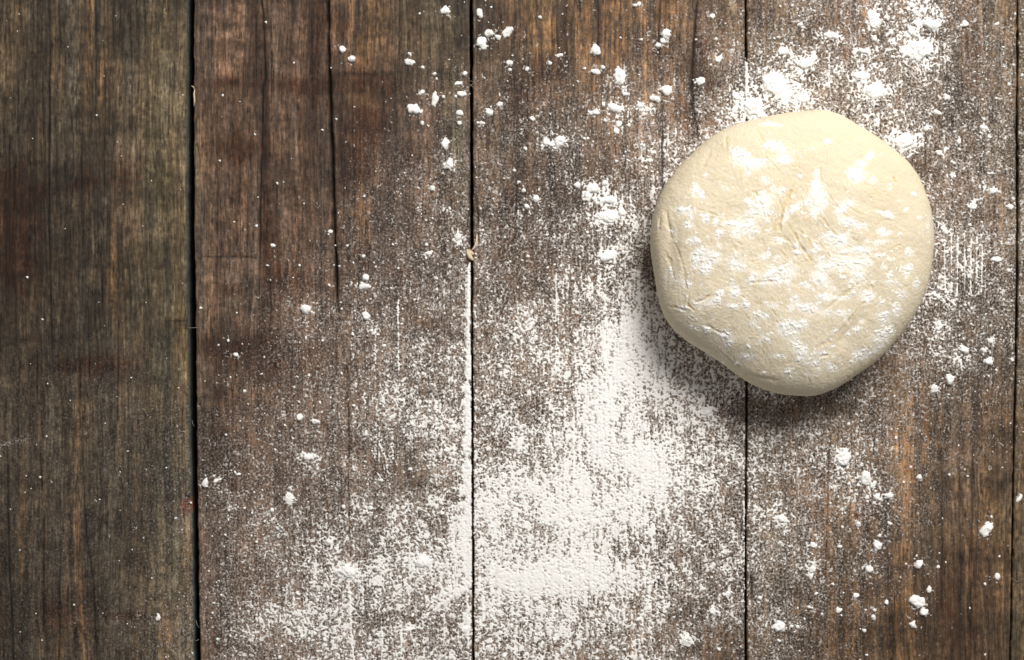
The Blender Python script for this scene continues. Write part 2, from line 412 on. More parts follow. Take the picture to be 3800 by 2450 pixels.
def wood_tint(X, Y, plank):
    Xw = warp(X, Y)
    n1 = fbm(Xw, Y, 75, 1100, 41, 3)
    n2 = fbm(Xw, Y, 17, 520, 45, 3)
    n3 = fbm(Xw, Y, 5.2, 150, 49, 2)
    n6 = fbm(X, Y, 8, 11, 59, 2, rot=.2)
    n4 = fbm(X, Y, 120, 90, 53, 3)
    n5 = fbm(X, Y, 26, 22, 57, 3)
    streak = cdf(0.75 * n2 + 0.75 * n3 + .2 * n5)
    base = {0: (.090, .070, .049), 1: (.114, .075, .054), 2: (.122, .080, .052), 3: (.120, .080, .050), 4: (.115, .086, .054)}[plank]
    C = np.ones(X.shape + (3,)) * np.array(base)
    og = np.clip((.75 + .25 * (X > 760)) * ellipses(X, Y, ORANGE) * (0.25 + 1.25 * streak) + 0.10 * n1 * .6, 0, 1)
    og = og * sstep(.2, .75, streak + .25 * og)
    ol = np.clip(ellipses(X, Y, OLIVE) * (0.8 + .25 * n2), 0, 1)
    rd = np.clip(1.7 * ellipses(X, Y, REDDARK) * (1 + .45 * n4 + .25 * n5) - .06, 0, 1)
    pl = ellipses(X, Y, PALE) * (1 + .3 * n4)
    def mixto(C, m, col): return C * (1 - m[..., None]) + np.array(col) * m[..., None]
    C = mixto(C, ol * .45, (.145, .124, .070))
    C = mixto(C, og * .55, (.235, .128, .050))
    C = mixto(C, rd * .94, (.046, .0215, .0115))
    n7 = fbm(X, Y, 330, 420, 71, 2)
    lum = 0.63 * np.exp(0.18 * n2 + 0.20 * n3 + 0.10 * n1 + 0.15 * n5 + .15 * n4 + .18 * n6 + .12 * n7 + .09 * fbm(X, Y, 240, 46, 75, 3))
    pits = sstep(1.3, 2.2, fbm(Xw, Y, 6, 34, 61, 2) + .45 * n2 + .3 * n5)             # dark short pores
    lum = lum * (1 - .62 * pits)
    C = C * (lum * (1 + 1.6 * pl))[..., None]
    warm = 1 + .04 * fbm(Xw, Y, 34, 260, 65, 2)
    C[..., 0] *= warm; C[..., 2] /= warm
    kn = np.exp(-(((X - 692) / 24) ** 2 + ((Y - 1874) / 34) ** 2) ** 2)
    C = mixto(C, np.clip(kn * 1.5, 0, 1) * .9, (.12, .036, .02))
    kn2 = np.exp(-((X - 694 + .5 * (Y - 1838)) / 26) ** 2 - ((Y - 1840) / 12) ** 2)
    C = mixto(C, np.clip(kn2, 0, 1) * .85, (.012, .010, .009))
    C = C * np.array((1.05, .975, .88))
    return np.clip(C, .004, .8)

# ------------------------------------------------------------------ flour cover
COVER = np.array([
 [0,0,0,0, 0,0,0,0,.2,.3,.3,.4,.5,.8,1.5,2.2,2.3,3.0,2.4,1.5],
 [0,0,0,0, 0,0,.1,.2,.4,.6,.7,.9,1.3,1.7,3.2,4.2,4.0,3.8,2.8,2.0],
 [0,0,0,0, 0,0,.1,.4,.8,1.1,1.4,1.8,2.4,3.0,4.6,6,5,4.4,3.0,2.5],
 [0,0,0,0, 0,.2,.4,.9,1.5,1.9,1.9,2.2,3.0,3.5,4,4,4,4,3.6,3.0],
 [0,0,0,0, .1,.4,.8,1.3,2.0,2.7,2.4,2.9,4.4,4.5,4,4,4,4,3.7,3.2],
 [0,0,0,0, .3,.7,1.3,2.0,2.5,3.0,3.0,3.6,5.2,5,4,4,4,4,4.0,3.0],
 [0,0,0,0, .4,1.0,1.8,2.4,2.9,3.7,4.3,5.6,7.6,5.0,4,4,4,3.2,3.0,2.3],
 [.1,.1,.2,.3, .7,1.3,2.2,3.1,3.8,4.9,5.4,6.6,7.8,5.6,5,4,4,3.5,3.3,2.0],
 [.3,.2,.3,.5, 1.1,1.8,2.8,4.0,4.4,5.2,5.8,7.5,7.6,5.2,4,4,3.5,3.0,2.4,1.3],
 [.2,.2,.3,.6, 2.3,2.8,3.3,4.0,4.6,6.2,6.9,8.0,7.2,6.0,4.5,4.1,3.6,2.8,1.4,.4],
 [.2,.2,.3,.7, 2.2,3.0,3.9,4.6,5.0,6.7,7.2,6.9,5.6,5.0,4.1,3.6,3.0,1.8,.8,.2],
 [.2,.2,.3,.8, 2.5,3.4,4.9,5.6,5.5,7.5,8.4,7.6,5.4,4.2,3.7,2.7,2.0,1.2,.5,.1],
 [.2,.2,.4,1.2, 2.9,3.8,4.5,4.4,4.3,5.0,4.7,4.2,3.9,3.2,2.8,1.9,1.1,.6,.3,.1]]) / 10.0
COVER[7:, 16:] *= np.array([.85, .72, .62, .6])
COVER[3:7, 17:] *= .88
PATCH = [ # cx, cy, rx, ry, angle, amount : piles and smears of the flour layer
 (2147,2115,125,55,-8,.55),(2240,1900,120,36,-30,.30),(2420,1700,70,60,0,.30),(2290,1245,70,95,0,.28),(2370,1800,130,45,-25,.2),(2210,1060,80,40,0,.22),
 (2870,320,80,42,35,.55),(2800,395,48,40,0,.45),(2990,237,38,26,0,.4),(3241,338,55,26,0,.5),(3196,280,36,16,0,.4),(3411,190,55,42,10,.55),(3440,60,50,60,60,.35),
 (3400,20,60,30,20,.25),(3241,72,32,38,-25,.4),(3355,530,60,34,20,.5),(3087,131,34,18,15,.4),(2980,365,34,22,0,.35),(2905,193,30,18,0,.4),(3209,192,34,14,10,.3),
 (2740,430,70,60,0,.2),(2460,560,50,26,0,.25),(2380,590,60,14,0,.2),(2260,750,60,30,0,.30),(2255,810,60,28,0,.35),(2330,780,40,60,0,.15),(2255,955,60,30,0,.35),(2300,930,60,20,-20,.3),
 (2430,1360,60,120,0,.15),(1780,850,14,22,0,.4),(1790,900,16,14,0,.4),(1795,985,14,14,0,.4),(868,1885,26,14,0,.3),(870,1840,90,30,0,.15),(1142,1697,45,22,10,.35),(1072,1846,26,26,0,.3),
 (1294,2120,40,28,0,.5),(1568,2090,60,34,0,.35),(1610,1880,110,22,0,.2),(1540,2010,60,30,0,.15),(1700,2000,50,260,0,.12),(2230,1450,240,360,0,.12),(2150,1880,330,260,0,.11),(1960,2130,300,240,0,.09),(2350,1100,80,160,0,.10),(2130,2120,200,110,0,.12),(1520,2150,200,200,0,.05),(1660,2200,90,16,-20,.35),(1500,2330,60,14,0,.25),(1480,1500,120,60,0,.12),
 (1250,2300,120,60,0,.15),(1100,2300,120,90,0,.12),(1900,2160,90,40,0,.25),(1830,2110,40,45,0,.3),(1960,1900,120,60,0,.1),(20,1650,42,14,-15,.30),(80,1630,30,14,-15,.18),(255,615,14,12,60,.10),
 (2060,530,60,22,0,.2),(1650,780,40,20,0,.2),(1660,600,50,50,0,.12),(1134,1150,60,60,0,.18),(2284,410,60,26,20,.25),(2300,290,40,40,0,.25),(1590,945,28,10,0,.25),(1440,1480,100,80,0,.08),
 (3685,708,30,20,30,.3),(3640,690,40,20,30,.2),(3611,767,16,20,0,.3),(3700,1270,60,40,0,.15),(3560,1330,60,60,0,.1),(2640,560,200,100,0,.05),(3480,1250,60,90,0,.2),(3500,1100,60,60,0,.12),
 (2810,450,60,20,0,.2),(3600,1000,60,110,0,.08),(2010,2330,200,40,0,.05),(1840,2300,60,40,30,.1),(2560,2340,60,40,0,.05),(2050,2360,60,30,0,.05),(1700,880,16,26,0,.3),(3000,2120,30,30,0,.2),
 (2555,2010,60,30,0,.15),(3120,1700,50,50,0,.15),(3225,2100,50,50,0,.15),(2900,1920,60,50,0,.15),(3250,1850,60,40,0,.15)]
HOLES = [(1560,1900,60,160,0,-.10),(1400,1560,90,60,0,-.10),(1530,1200,70,120,0,-.08),(1960,1500,70,80,0,-.18),(1980,1720,80,50,0,-.20),(2000,1950,90,30,0,-.12),(2300,1120,36,60,0,-.12),
 (2660,1420,60,50,0,-.15),(2760,1560,160,40,0,-.08),(2950,1560,200,40,0,-.05),(2425,1080,55,150,0,-.25),(2500,1300,60,80,0,-.08),(3150,1480,120,60,-20,-.15),(3300,1400,60,60,0,-.2),(2390,950,40,80,0,-.25),(2900,1520,160,50,0,-.2),(3640,950,70,160,0,-.05),(2660,300,40,50,0,-.2),(1520,1770,60,50,0,-.14),(1410,1900,30,120,0,-.12),  # entries hugging the dough thin the flour to deepen its cast shadow
 (2100,1180,80,60,0,-.08),(2600,250,70,60,0,-.12),(3100,420,60,20,0,-.1),(1640,2020,22,90,0,-.2),(1690,2270,60,30,0,-.15),(2210,1110,20,90,0,-.1),(2180,2230,90,30,0,-.10),(2700,2380,60,60,0,-.12),(1350,2230,20,140,0,-.15),
 (2750,1700,30,200,0,-.08)]
LINES = [ # flour lying in grooves and along edges (points, half width, amount)
 ([(1740,975),(1739,1100),(1736,1300)],8,.85),([(1737,1300),(1735,1500),(1734,1700)],13,.95),([(1734,1700),(1733,2000),(1733,2200)],15,.95),([(1733,2200),(1735,2400)],7,.5),
 ([(2768,230),(2770,330),(2770,430)],4,.9),([(1294,2120),(1300,2300),(1312,2450)],5,.65),([(1345,2140),(1348,2300)],3,.5),([(1478,1090),(1477,1300),(1480,1400)],3,.55),
 ([(1392,1200),(1393,1350)],2.5,.5),([(1405,1640),(1430,1700),(1440,1760)],3,.45),([(1450,1640),(1462,1700),(1475,1730)],3,.45),([(1400,1750),(1420,1790)],3,.4),([(1622,1030),(1623,1120)],2.5,.4),
 ([(1485,2340),(1490,2440)],3,.5),([(1520,2330),(1540,2410)],3,.4),([(3078,200),(3076,330)],4,.5),([(2063,1000),(2062,1400)],2.5,.5),([(2090,1010),(2090,1200)],2.5,.4),([(1470,2345),(1560,2330)],4,.5),
 ([(3505,880),(3507,1090)],2.5,.65),([(3530,870),(3530,1085)],2.5,.6),([(3553,860),(3553,1110)],3,.7),([(3580,860),(3580,1080)],2.5,.65),([(3603,870),(3602,1100)],2.5,.6),([(3625,880),(3625,1060)],2.5,.5),
 ([(3645,900),(3643,1100)],2.5,.5),([(1350,1420),(1352,1500)],3,.3),([(1395,1560),(1398,1640)],3,.35),([(2250,2280),(2260,2340)],2.5,.25),([(1560,2300),(1700,2200),(1745,2180)],8,.4),
 ([(2763,1780),(2765,2260)],5,.4),([(1758,1220),(1800,1190)],3,.3),([(688,1120),(690,1180)],2,.0)]

rl = np.random.RandomState(31)
for k in range(46):
    x = rl.uniform(1290, 1725) if k < 26 else rl.uniform(1790, 2420); y = rl.uniform(950, 2350); L_ = rl.uniform(50, 220)
    LINES.append(([(x, y), (x + rl.uniform(-5, 5), y + L_ * .5), (x + rl.uniform(-4, 8), y + L_)], rl.uniform(1.8, 3.2), rl.uniform(.12, .38)))

def rot_ell(X, Y, L):
    out = np.zeros(X.size)
    Xr = X.ravel(); Yr = Y.ravel()
    for (cx, cy, rx, ry, a, amt) in L:
        R = 2.0 * max(rx, ry)
        idx = np.nonzero((abs(Xr - cx) < R) & (abs(Yr - cy) < R))[0]
        if idx.size == 0: continue
        c, s = math.cos(math.radians(a)), math.sin(math.radians(a))
        dx = Xr[idx] - cx; dy = Yr[idx] - cy
        out[idx] += amt * np.exp(-(((dx * c + dy * s) / rx) ** 2 + ((-dx * s + dy * c) / ry) ** 2) * 1.1)
    return out.reshape(X.shape)

def cover(X, Y):
    gx = np.clip(X / 190.0 - .5, 0, 18.999); gy = np.clip(Y / 188.46 - .5, 0, 11.999)
    ix = gx.astype(int); iy = gy.astype(int); fx = gx - ix; fy = gy - iy
    c = (COVER[iy, ix] * (1 - fx) + COVER[iy, ix + 1] * fx) * (1 - fy) + (COVER[iy + 1, ix] * (1 - fx) + COVER[iy + 1, ix + 1] * fx) * fy
    c = c * (1 + .13 * fbm(X, Y, 150, 120, 201, 3)) + .18 * c * (1 - c) * fbm(X, Y, 40, 50, 205, 3)
    # nothing was thrown on the first board; a soft edge at the wide gap
    c = np.where((X < 705), c * sstep(-200, 760, X) ** .3, c)
    out = np.maximum(np.maximum(-X, X - 3800), np.maximum(-Y, Y - 2450))
    c = c * sstep(420, 0, out)
    return c

# ---- single lumps: x, y, rx, ry, angle, height factor, label (None: joins the loose crumbs)
from collections import namedtuple
LUMPS = [
 (1653,40,18,14,20,.6,"crumbly white flour lump on the olive patch at the top end of the second board"),
 (1780,49,12,19,10,.7,"upright oval flour lump just right of the second gap, nearest the top edge"),
 (1886,113,27,12,30,.6,"long slanted flour lump, right end of the trio near the top of the second gap"),
 (1818,124,17,14,0,.7,"round middle flour lump of the trio near the top of the second gap"),
 (1785,156,18,20,40,.6,"ragged flour lump, lowest of the trio near the top of the second gap"),
 (1850,138,10,9,0,.7,None),(1305,219,14,12,0,.8,None),(1268,184,11,13,0,.8,None),(1519,230,15,11,0,.8,None),(1521,200,6,6,0,.8,None),
 (1613,274,8,6,30,.8,None),(1569,250,6,5,0,.8,None),(1567,342,11,8,20,.8,None),
 (1612,362,11,23,0,.6,"curved upright flour lump in the middle of the second board's right half"),
 (1536,407,23,15,-20,.7,"smooth oval flour lump lying alone left of the curved upright one"),
 (1646,361,6,6,0,.8,None),
 (1712,349,19,11,-8,.7,"flat oval flour lump close to the left lip of the second gap, upper part"),
 (1699,310,11,7,0,.7,None),(1725,273,9,8,0,.8,None),(1709,421,13,10,-20,.7,None),(1704,457,8,8,0,.7,None),
 (1651,535,13,18,0,.7,"small upright flour lump on speckled second board, above the matching rounder one"),
 (1666,610,15,16,0,.7,"roundish flour lump on speckled second board, below the upright one"),
 (1604,699,12,13,0,.8,None),(1892,259,9,8,0,.8,None),(1892,232,11,7,20,.7,None),(1956,256,7,7,0,.6,None),(1858,386,9,9,0,.7,None),(1816,419,12,12,0,.8,None),
 (1787,455,9,6,0,.7,None),(1974,440,11,7,-20,.8,None),(2080,204,12,6,0,.6,None),
 (2210,189,16,16,0,.8,"round flour lump with a tiny crumb on top, upper middle of the third board"),
 (2206,172,7,7,0,.8,None),
 (2210,266,18,10,0,.7,"flat oval flour lump directly below the round one on the third board"),
 (2238,251,9,8,0,.8,None),
 (2298,285,20,27,10,.6,"big ragged flour lump left of the crack in the third board, upper part"),
 (2282,402,30,18,-20,.5,"broad crumbled flour lump on the third board below the big ragged one"),
 (2206,418,15,10,0,.6,None),
 (2473,127,18,14,-10,.8,"clean oval flour lump near the top right of the third board"),
 (2444,169,10,9,0,.8,None),(2460,154,11,10,0,.8,None),(2373,15,8,8,0,.8,None),(2355,21,10,8,0,.8,None),
 (2472,334,18,17,0,.8,"round flour lump just above left of the dough, beside the thin crack"),
 (2428,366,23,12,-5,.8,"flat bar shaped flour lump left of the round one above the dough's left shoulder"),
 (2324,350,12,7,0,.8,None),(2375,391,14,11,0,.6,None),(2408,407,10,9,0,.8,None),
 (2077,524,21,22,0,.6,"large round flour lump alone in the middle of the third board's brown area"),
 (2050,536,12,9,0,.6,None),(2026,527,10,12,0,.6,None),(2296,463,11,11,0,.7,None),(2284,487,11,10,0,.7,None),(2333,465,7,7,0,.7,None),(2143,688,12,12,0,.7,None),
 (2204,700,21,16,0,.6,"round soft flour lump left of the dough, upper of a touching pair"),
 (2179,728,13,18,0,.6,"upright flour lump left of the dough, lower left of a touching pair"),
 (1989,737,12,12,0,.8,None),(1944,707,7,7,0,.8,None),(1955,767,9,8,0,.8,None),(2244,679,11,10,0,.7,None),
 (2258,743,34,16,0,.4,"wide low flour patch left of the dough with a notched outline"),
 (2255,806,34,20,0,.4,"lowest wide flour patch left of the dough at mid height"),
 (2306,788,14,16,0,.5,None),(1357,1030,11,12,0,.8,None),
 (1355,1062,21,9,0,.6,"flat flour lump under a small ball, right of the deep split in the second board"),
 (1358,1173,15,16,-20,.7,"rounded flour lump right of the lower end of the deep split"),
 (1379,1227,6,6,0,.8,None),(1590,940,10,6,0,.6,None),(1701,879,10,13,0,.7,None),
 (1134,1146,21,15,-10,.7,"bright oval flour lump left of the deep split, alone among fine dust"),
 (1226,860,8,6,0,.8,None),(1011,911,9,6,-20,.8,None),(877,1318,9,7,-20,.8,None),(1110,1549,10,14,0,.8,None),(1173,1564,15,9,0,.7,None),
 (761,1792,10,17,-25,.7,"hooked flour lump right beside the wide first gap, lower part"),
 (800,1786,11,8,30,.7,None),
 (1219,2011,14,14,20,.7,"small squarish flour lump on the speckled lower part of the second board"),
 (1142,1697,16,12,0,.6,None),(587,2293,8,10,-35,.6,None),(1072,1846,12,16,0,.6,None),
 (1294,2123,26,22,0,.45,"large soft flour heap at the head of a white filled groove"),
 (1376,1886,12,11,0,.5,None),
 (1568,2088,29,21,0,.4,"broad soft flour heap in the thick dusting left of the second gap"),
 (2370,2298,13,7,30,.7,None),(2410,2258,8,10,-30,.6,None),(1723,2336,15,12,30,.6,None),
 (3129,1702,25,25,-20,.55,"biggest flour lump below the dough, on bare brown wood of the fourth board"),
 (3212,1770,17,23,0,.55,"upright flour lump below right of the biggest one under the dough"),
 (3243,1796,15,6,50,.7,None),(3251,1845,12,12,0,.7,None),(3300,1840,11,8,-15,.7,None),(3217,1846,7,6,0,.7,None),
 (2900,1925,17,12,0,.5,None),(3186,1943,8,8,0,.7,None),(3300,1943,9,6,-40,.8,None),
 (3253,2023,16,16,0,.65,"round fuzzy flour lump on the dark purple patch of the fourth board"),
 (3225,2112,17,14,0,.65,"round flour lump below the one on the dark purple patch"),
 (3012,2112,11,13,-20,.7,None),(3009,2138,6,10,0,.7,None),
 (3408,2096,13,16,0,.7,"pointed flour lump right of the purple patch, lower fourth board"),
 (3481,2104,8,6,30,.7,None),(3411,1770,9,9,0,.7,None),(3448,2189,8,11,0,.8,None),(3176,2210,9,8,0,.8,None),
 (3403,2232,28,19,-10,.6,"large helmet shaped flour lump on the lower right of the fourth board"),
 (3428,2273,17,13,25,.6,"shaded flour lump touching the underside of the helmet shaped one"),
 (3385,2318,13,12,-30,.7,None),(3289,2237,8,8,0,.7,None),(3116,2265,15,8,30,.7,None),(3240,2289,9,10,0,.7,None),(3245,2264,5,6,0,.7,None),
 (2889,2327,25,16,10,.5,"crumbled flour lump near the bottom edge, right of the third gap"),
 (2937,2324,6,5,0,.7,None),(2960,2326,6,6,0,.7,None),(3207,2340,6,6,0,.8,None),
 (3664,1963,28,18,30,.6,"long tilted flour lump alone on dark wood near the right edge"),
 (3700,2140,11,12,0,.7,None),(3655,2167,5,5,0,.8,None),(3784,1851,7,15,-35,.6,None),
 (2552,2373,18,17,0,.6,"round flour lump at the bottom of the third board in grey dust"),
 (2643,2267,13,11,0,.6,None),(2703,2204,10,9,0,.6,None),(2668,2409,7,7,0,.7,None),(3019,2025,9,8,0,.6,None),(3117,2028,8,6,0,.7,None),
 (2642,60,10,8,0,.8,None),
 (2599,300,17,13,0,.6,"flour lump on the dark patch between crack and third gap, above the dough"),
 (3580,89,13,12,-20,.8,"clean round flour lump right of the top right flour trail"),
 (3699,89,9,5,10,.7,None),
 (2905,193,23,14,10,.5,"angular flour patch right of the third gap, above the long smeared pile"),
 (2971,92,10,8,0,.6,None),
 (3087,131,25,13,-10,.5,"elongated flour patch in the upper middle of the fourth board"),
 (3241,72,22,30,25,.45,"ragged slanting flour patch left of the top right flour trail"),
 (3385,120,16,16,0,.5,None),(3382,19,19,10,-20,.5,None),
 (3459,91,42,24,0,.42,"yellowish flour heap in the upper part of the top right flour trail"),
 (3411,186,50,36,0,.42,"largest flour heap, at the lower end of the top right trail"),
 (3243,144,9,9,0,.7,None),
 (3209,192,22,9,-10,.5,None),
 (2990,237,32,22,20,.45,"rounded flour heap above the dough, between the smeared pile and the flat heap"),
 (3196,280,31,14,0,.45,"narrow flat flour heap above the dough's upper right"),
 (3241,338,44,22,0,.42,"wide flat flour heap right above the dough's top edge"),
 (2980,365,26,16,-10,.45,"small flour heap touching the dust just above the dough's top"),
 (2870,318,72,38,-35,.30,"long smeared flour pile above the dough, sloping to the right"),
 (2798,394,36,32,0,.35,"flour pile touching the third gap just above the dough"),
 (2732,357,14,14,0,.5,None),(3515,362,10,9,0,.7,None),(3483,420,15,9,-20,.6,None),
 (3355,529,40,25,0,.42,"flour heap pressed against the dough's upper right side"),
 (3648,473,13,10,0,.6,None),(3672,508,6,6,0,.7,None),(3557,527,9,9,0,.7,None),(3488,567,10,10,0,.6,None),(3435,479,11,11,0,.6,None),
 (3685,708,13,12,0,.6,None),(3611,767,11,13,0,.6,None),(3747,769,11,11,0,.7,None),(3542,655,7,7,0,.7,None),(2666,218,15,12,0,.5,None),
 (3667,1344,15,12,0,.7,None),
 (3526,1408,17,16,0,.7,"round flour lump right below the dough's lower right shoulder"),
 (3579,1300,17,12,-20,.6,"flattish flour lump to the right of the dough, lower right"),
 (3674,1265,10,10,0,.6,None),(3754,1336,7,10,0,.6,None),(3471,1440,12,14,0,.6,None),(3698,962,13,10,20,.7,None),(3480,1220,10,9,0,.6,None),(3650,1300,9,9,0,.6,None),
 (2622,1530,12,11,0,.5,None),(2250,955,30,20,20,.4,"low flour heap left of the dough's widest point"),
]

def build_flour_layer():
    def axis(a, b, lo, hi, fine, coarse):
        return np.concatenate([np.arange(a, lo, coarse), np.arange(lo, hi, fine), np.arange(hi, b, coarse)])
    xs = axis(-320, 4200, -20, 3820, 2.4, 6); ys = axis(-330, 2790, -20, 2470, 2.5, 6)
    X, Y = np.meshgrid(xs, ys)
    c = cover(X, Y) + rot_ell(X, Y, PATCH) + rot_ell(X, Y, HOLES)
    sat = [(x, y, 1.9 * rx + 8, 1.9 * ry + 8, a, .13) for (x, y, rx, ry, a, h, l) in LUMPS]
    c = c + rot_ell(X, Y, sat) * sstep(700, 800, X)
    ridge = np.zeros(X.size)
    for pts, hw, amt in LINES:
        idx, d, t = polyline_field(X, Y, pts, hw * 3 + 6)
        if d is None: continue
        wv = hw * (1 + .3 * fbm(X.ravel()[idx], Y.ravel()[idx], 20, 24, 231, 2))
        ridge[idx] = np.maximum(ridge[idx], amt * np.exp(-(d / np.maximum(wv, .8)) ** 2) * np.clip(np.minimum(t, 1 - t) * 8 + .4, 0, 1))
    ridge = ridge.reshape(X.shape)
    c = c + ridge * 1.2
    c = np.clip(c, 0, 1.6)
    c = c * (.78 + .22 * sstep(.12, .62, c))
    c = np.where(c > .66, .66 + .36 * (1 - np.exp(-(c - .66) / .30)), c)
    # speckle: fine grains, coarser curds and wood-grain streaks
    dx, dy = 2.5 * fbm(X, Y, 26, 26, 211, 1), 2.5 * fbm(X, Y, 26, 26, 213, 1)
    g1 = fbm(X + dx, Y + dy, 6.2, 6.4, 221, 2, rot=.5, gain=.45)
    g2 = fbm(X - dy, Y + dx, 13, 12, 225, 2, rot=-.9)
    Xw = warp(X, Y)
    g3 = fbm(Xw, Y, 7, 60, 229, 2)
    g4 = fbm(X, Y, 44, 44, 233, 2, rot=.3)
    mid = sstep(1700, 2300, X) * sstep(2900, 2300, X)
    g0 = fbm(X, Y, 4.6, 4.8, 241, 1, rot=1.1)
    lowc = np.maximum(sstep(.5, .15, c), .6 * sstep(.55, .8, c))
    n = (.84 - .40 * lowc) * g1 + (.25 + .50 * lowc) * g0 + .20 * g2 + (.20 + .28 * mid) * g3 + .07 * g4
    n = (n - n.mean()) / n.std()
    u = cdf(n)
    f = u - (1 - c)
    # boards: no flour over the gaps or in the open cracks
    for i in range(4):
        l = E[i][0](Y); r = E[i][1](Y)
        l = l + .6 * fbm(X * 0 + 3.3, Y, 50, 26, 320 + i, 3); r = r + .9 * fbm(X * 0 + 3.3, Y, 50, 26, 301 + i, 3)
        d = np.maximum(l - X, X - r)
        if i == 2:
            fill = np.exp(-((Y - 320) / 90) ** 4)
            d = d + 20 * fill
        f = f - 1.2 * sstep(3.5, 0.0, d)
        if i == 0: f = f - .25 * sstep(16, 4, l - X) * (X < l + 5)
    dep, dark = crack_fields(X, Y)
    f = f - np.clip(dep / 14, 0, .9)* (1 - np.clip(ridge * 2, 0, 1)) - .22 * dark * (1 - np.clip(ridge * 2, 0, 1))
    f = np.where(c < .004, -1, f)
    zw = wood_relief(X, Y) - dep * .7
    fs = .32 * (1 - np.exp(-np.clip(f, 0, 1) / .32))
    hgt = np.where(f > 0, .5 + fs * (3.0 - 2.0 * sstep(.5, .95, c)) + np.clip(c - .7, 0, 1) * 5 * (1 + .1 * g2), f * 30)
    # rounded rise at the rim instead of a step
    hgt = np.where(f > 0, hgt * sstep(0, .16, f) + f * 1.5, hgt)
    hgt = np.maximum(hgt, -4)
    Z = zw * (1 - .6 * sstep(.7, 1, c)) + hgt + .15 + 1.0 * sstep(.7, 1, c)
    thick = .10 + 1.15 * sstep(-.02, .34, f) * (.55 + .45 * sstep(.15, .55, c)) + .5 * sstep(.72, .97, c)
    pos = f > -0.015
    keep = pos[:-1, :-1] | pos[1:, :-1] | pos[1:, 1:] | pos[:-1, 1:]
    F = grid_faces(len(ys), len(xs), keep)
    V = np.stack([wx(X), wy(Y), Z * U], -1).reshape(-1, 3)
    V, F, A = compact(V, F, {'thick': ('FLOAT', thick.ravel())})
    o = mesh_grid_object("flour_dusting", V, F, FLOUR, None, A)
    o["label"] = "loose white flour dusted thickly across the dark boards left of the dough"
    o["category"] = "flour"; o["kind"] = "stuff"
    print("flour quads", len(F), "t", round(time.time() - T0, 1))

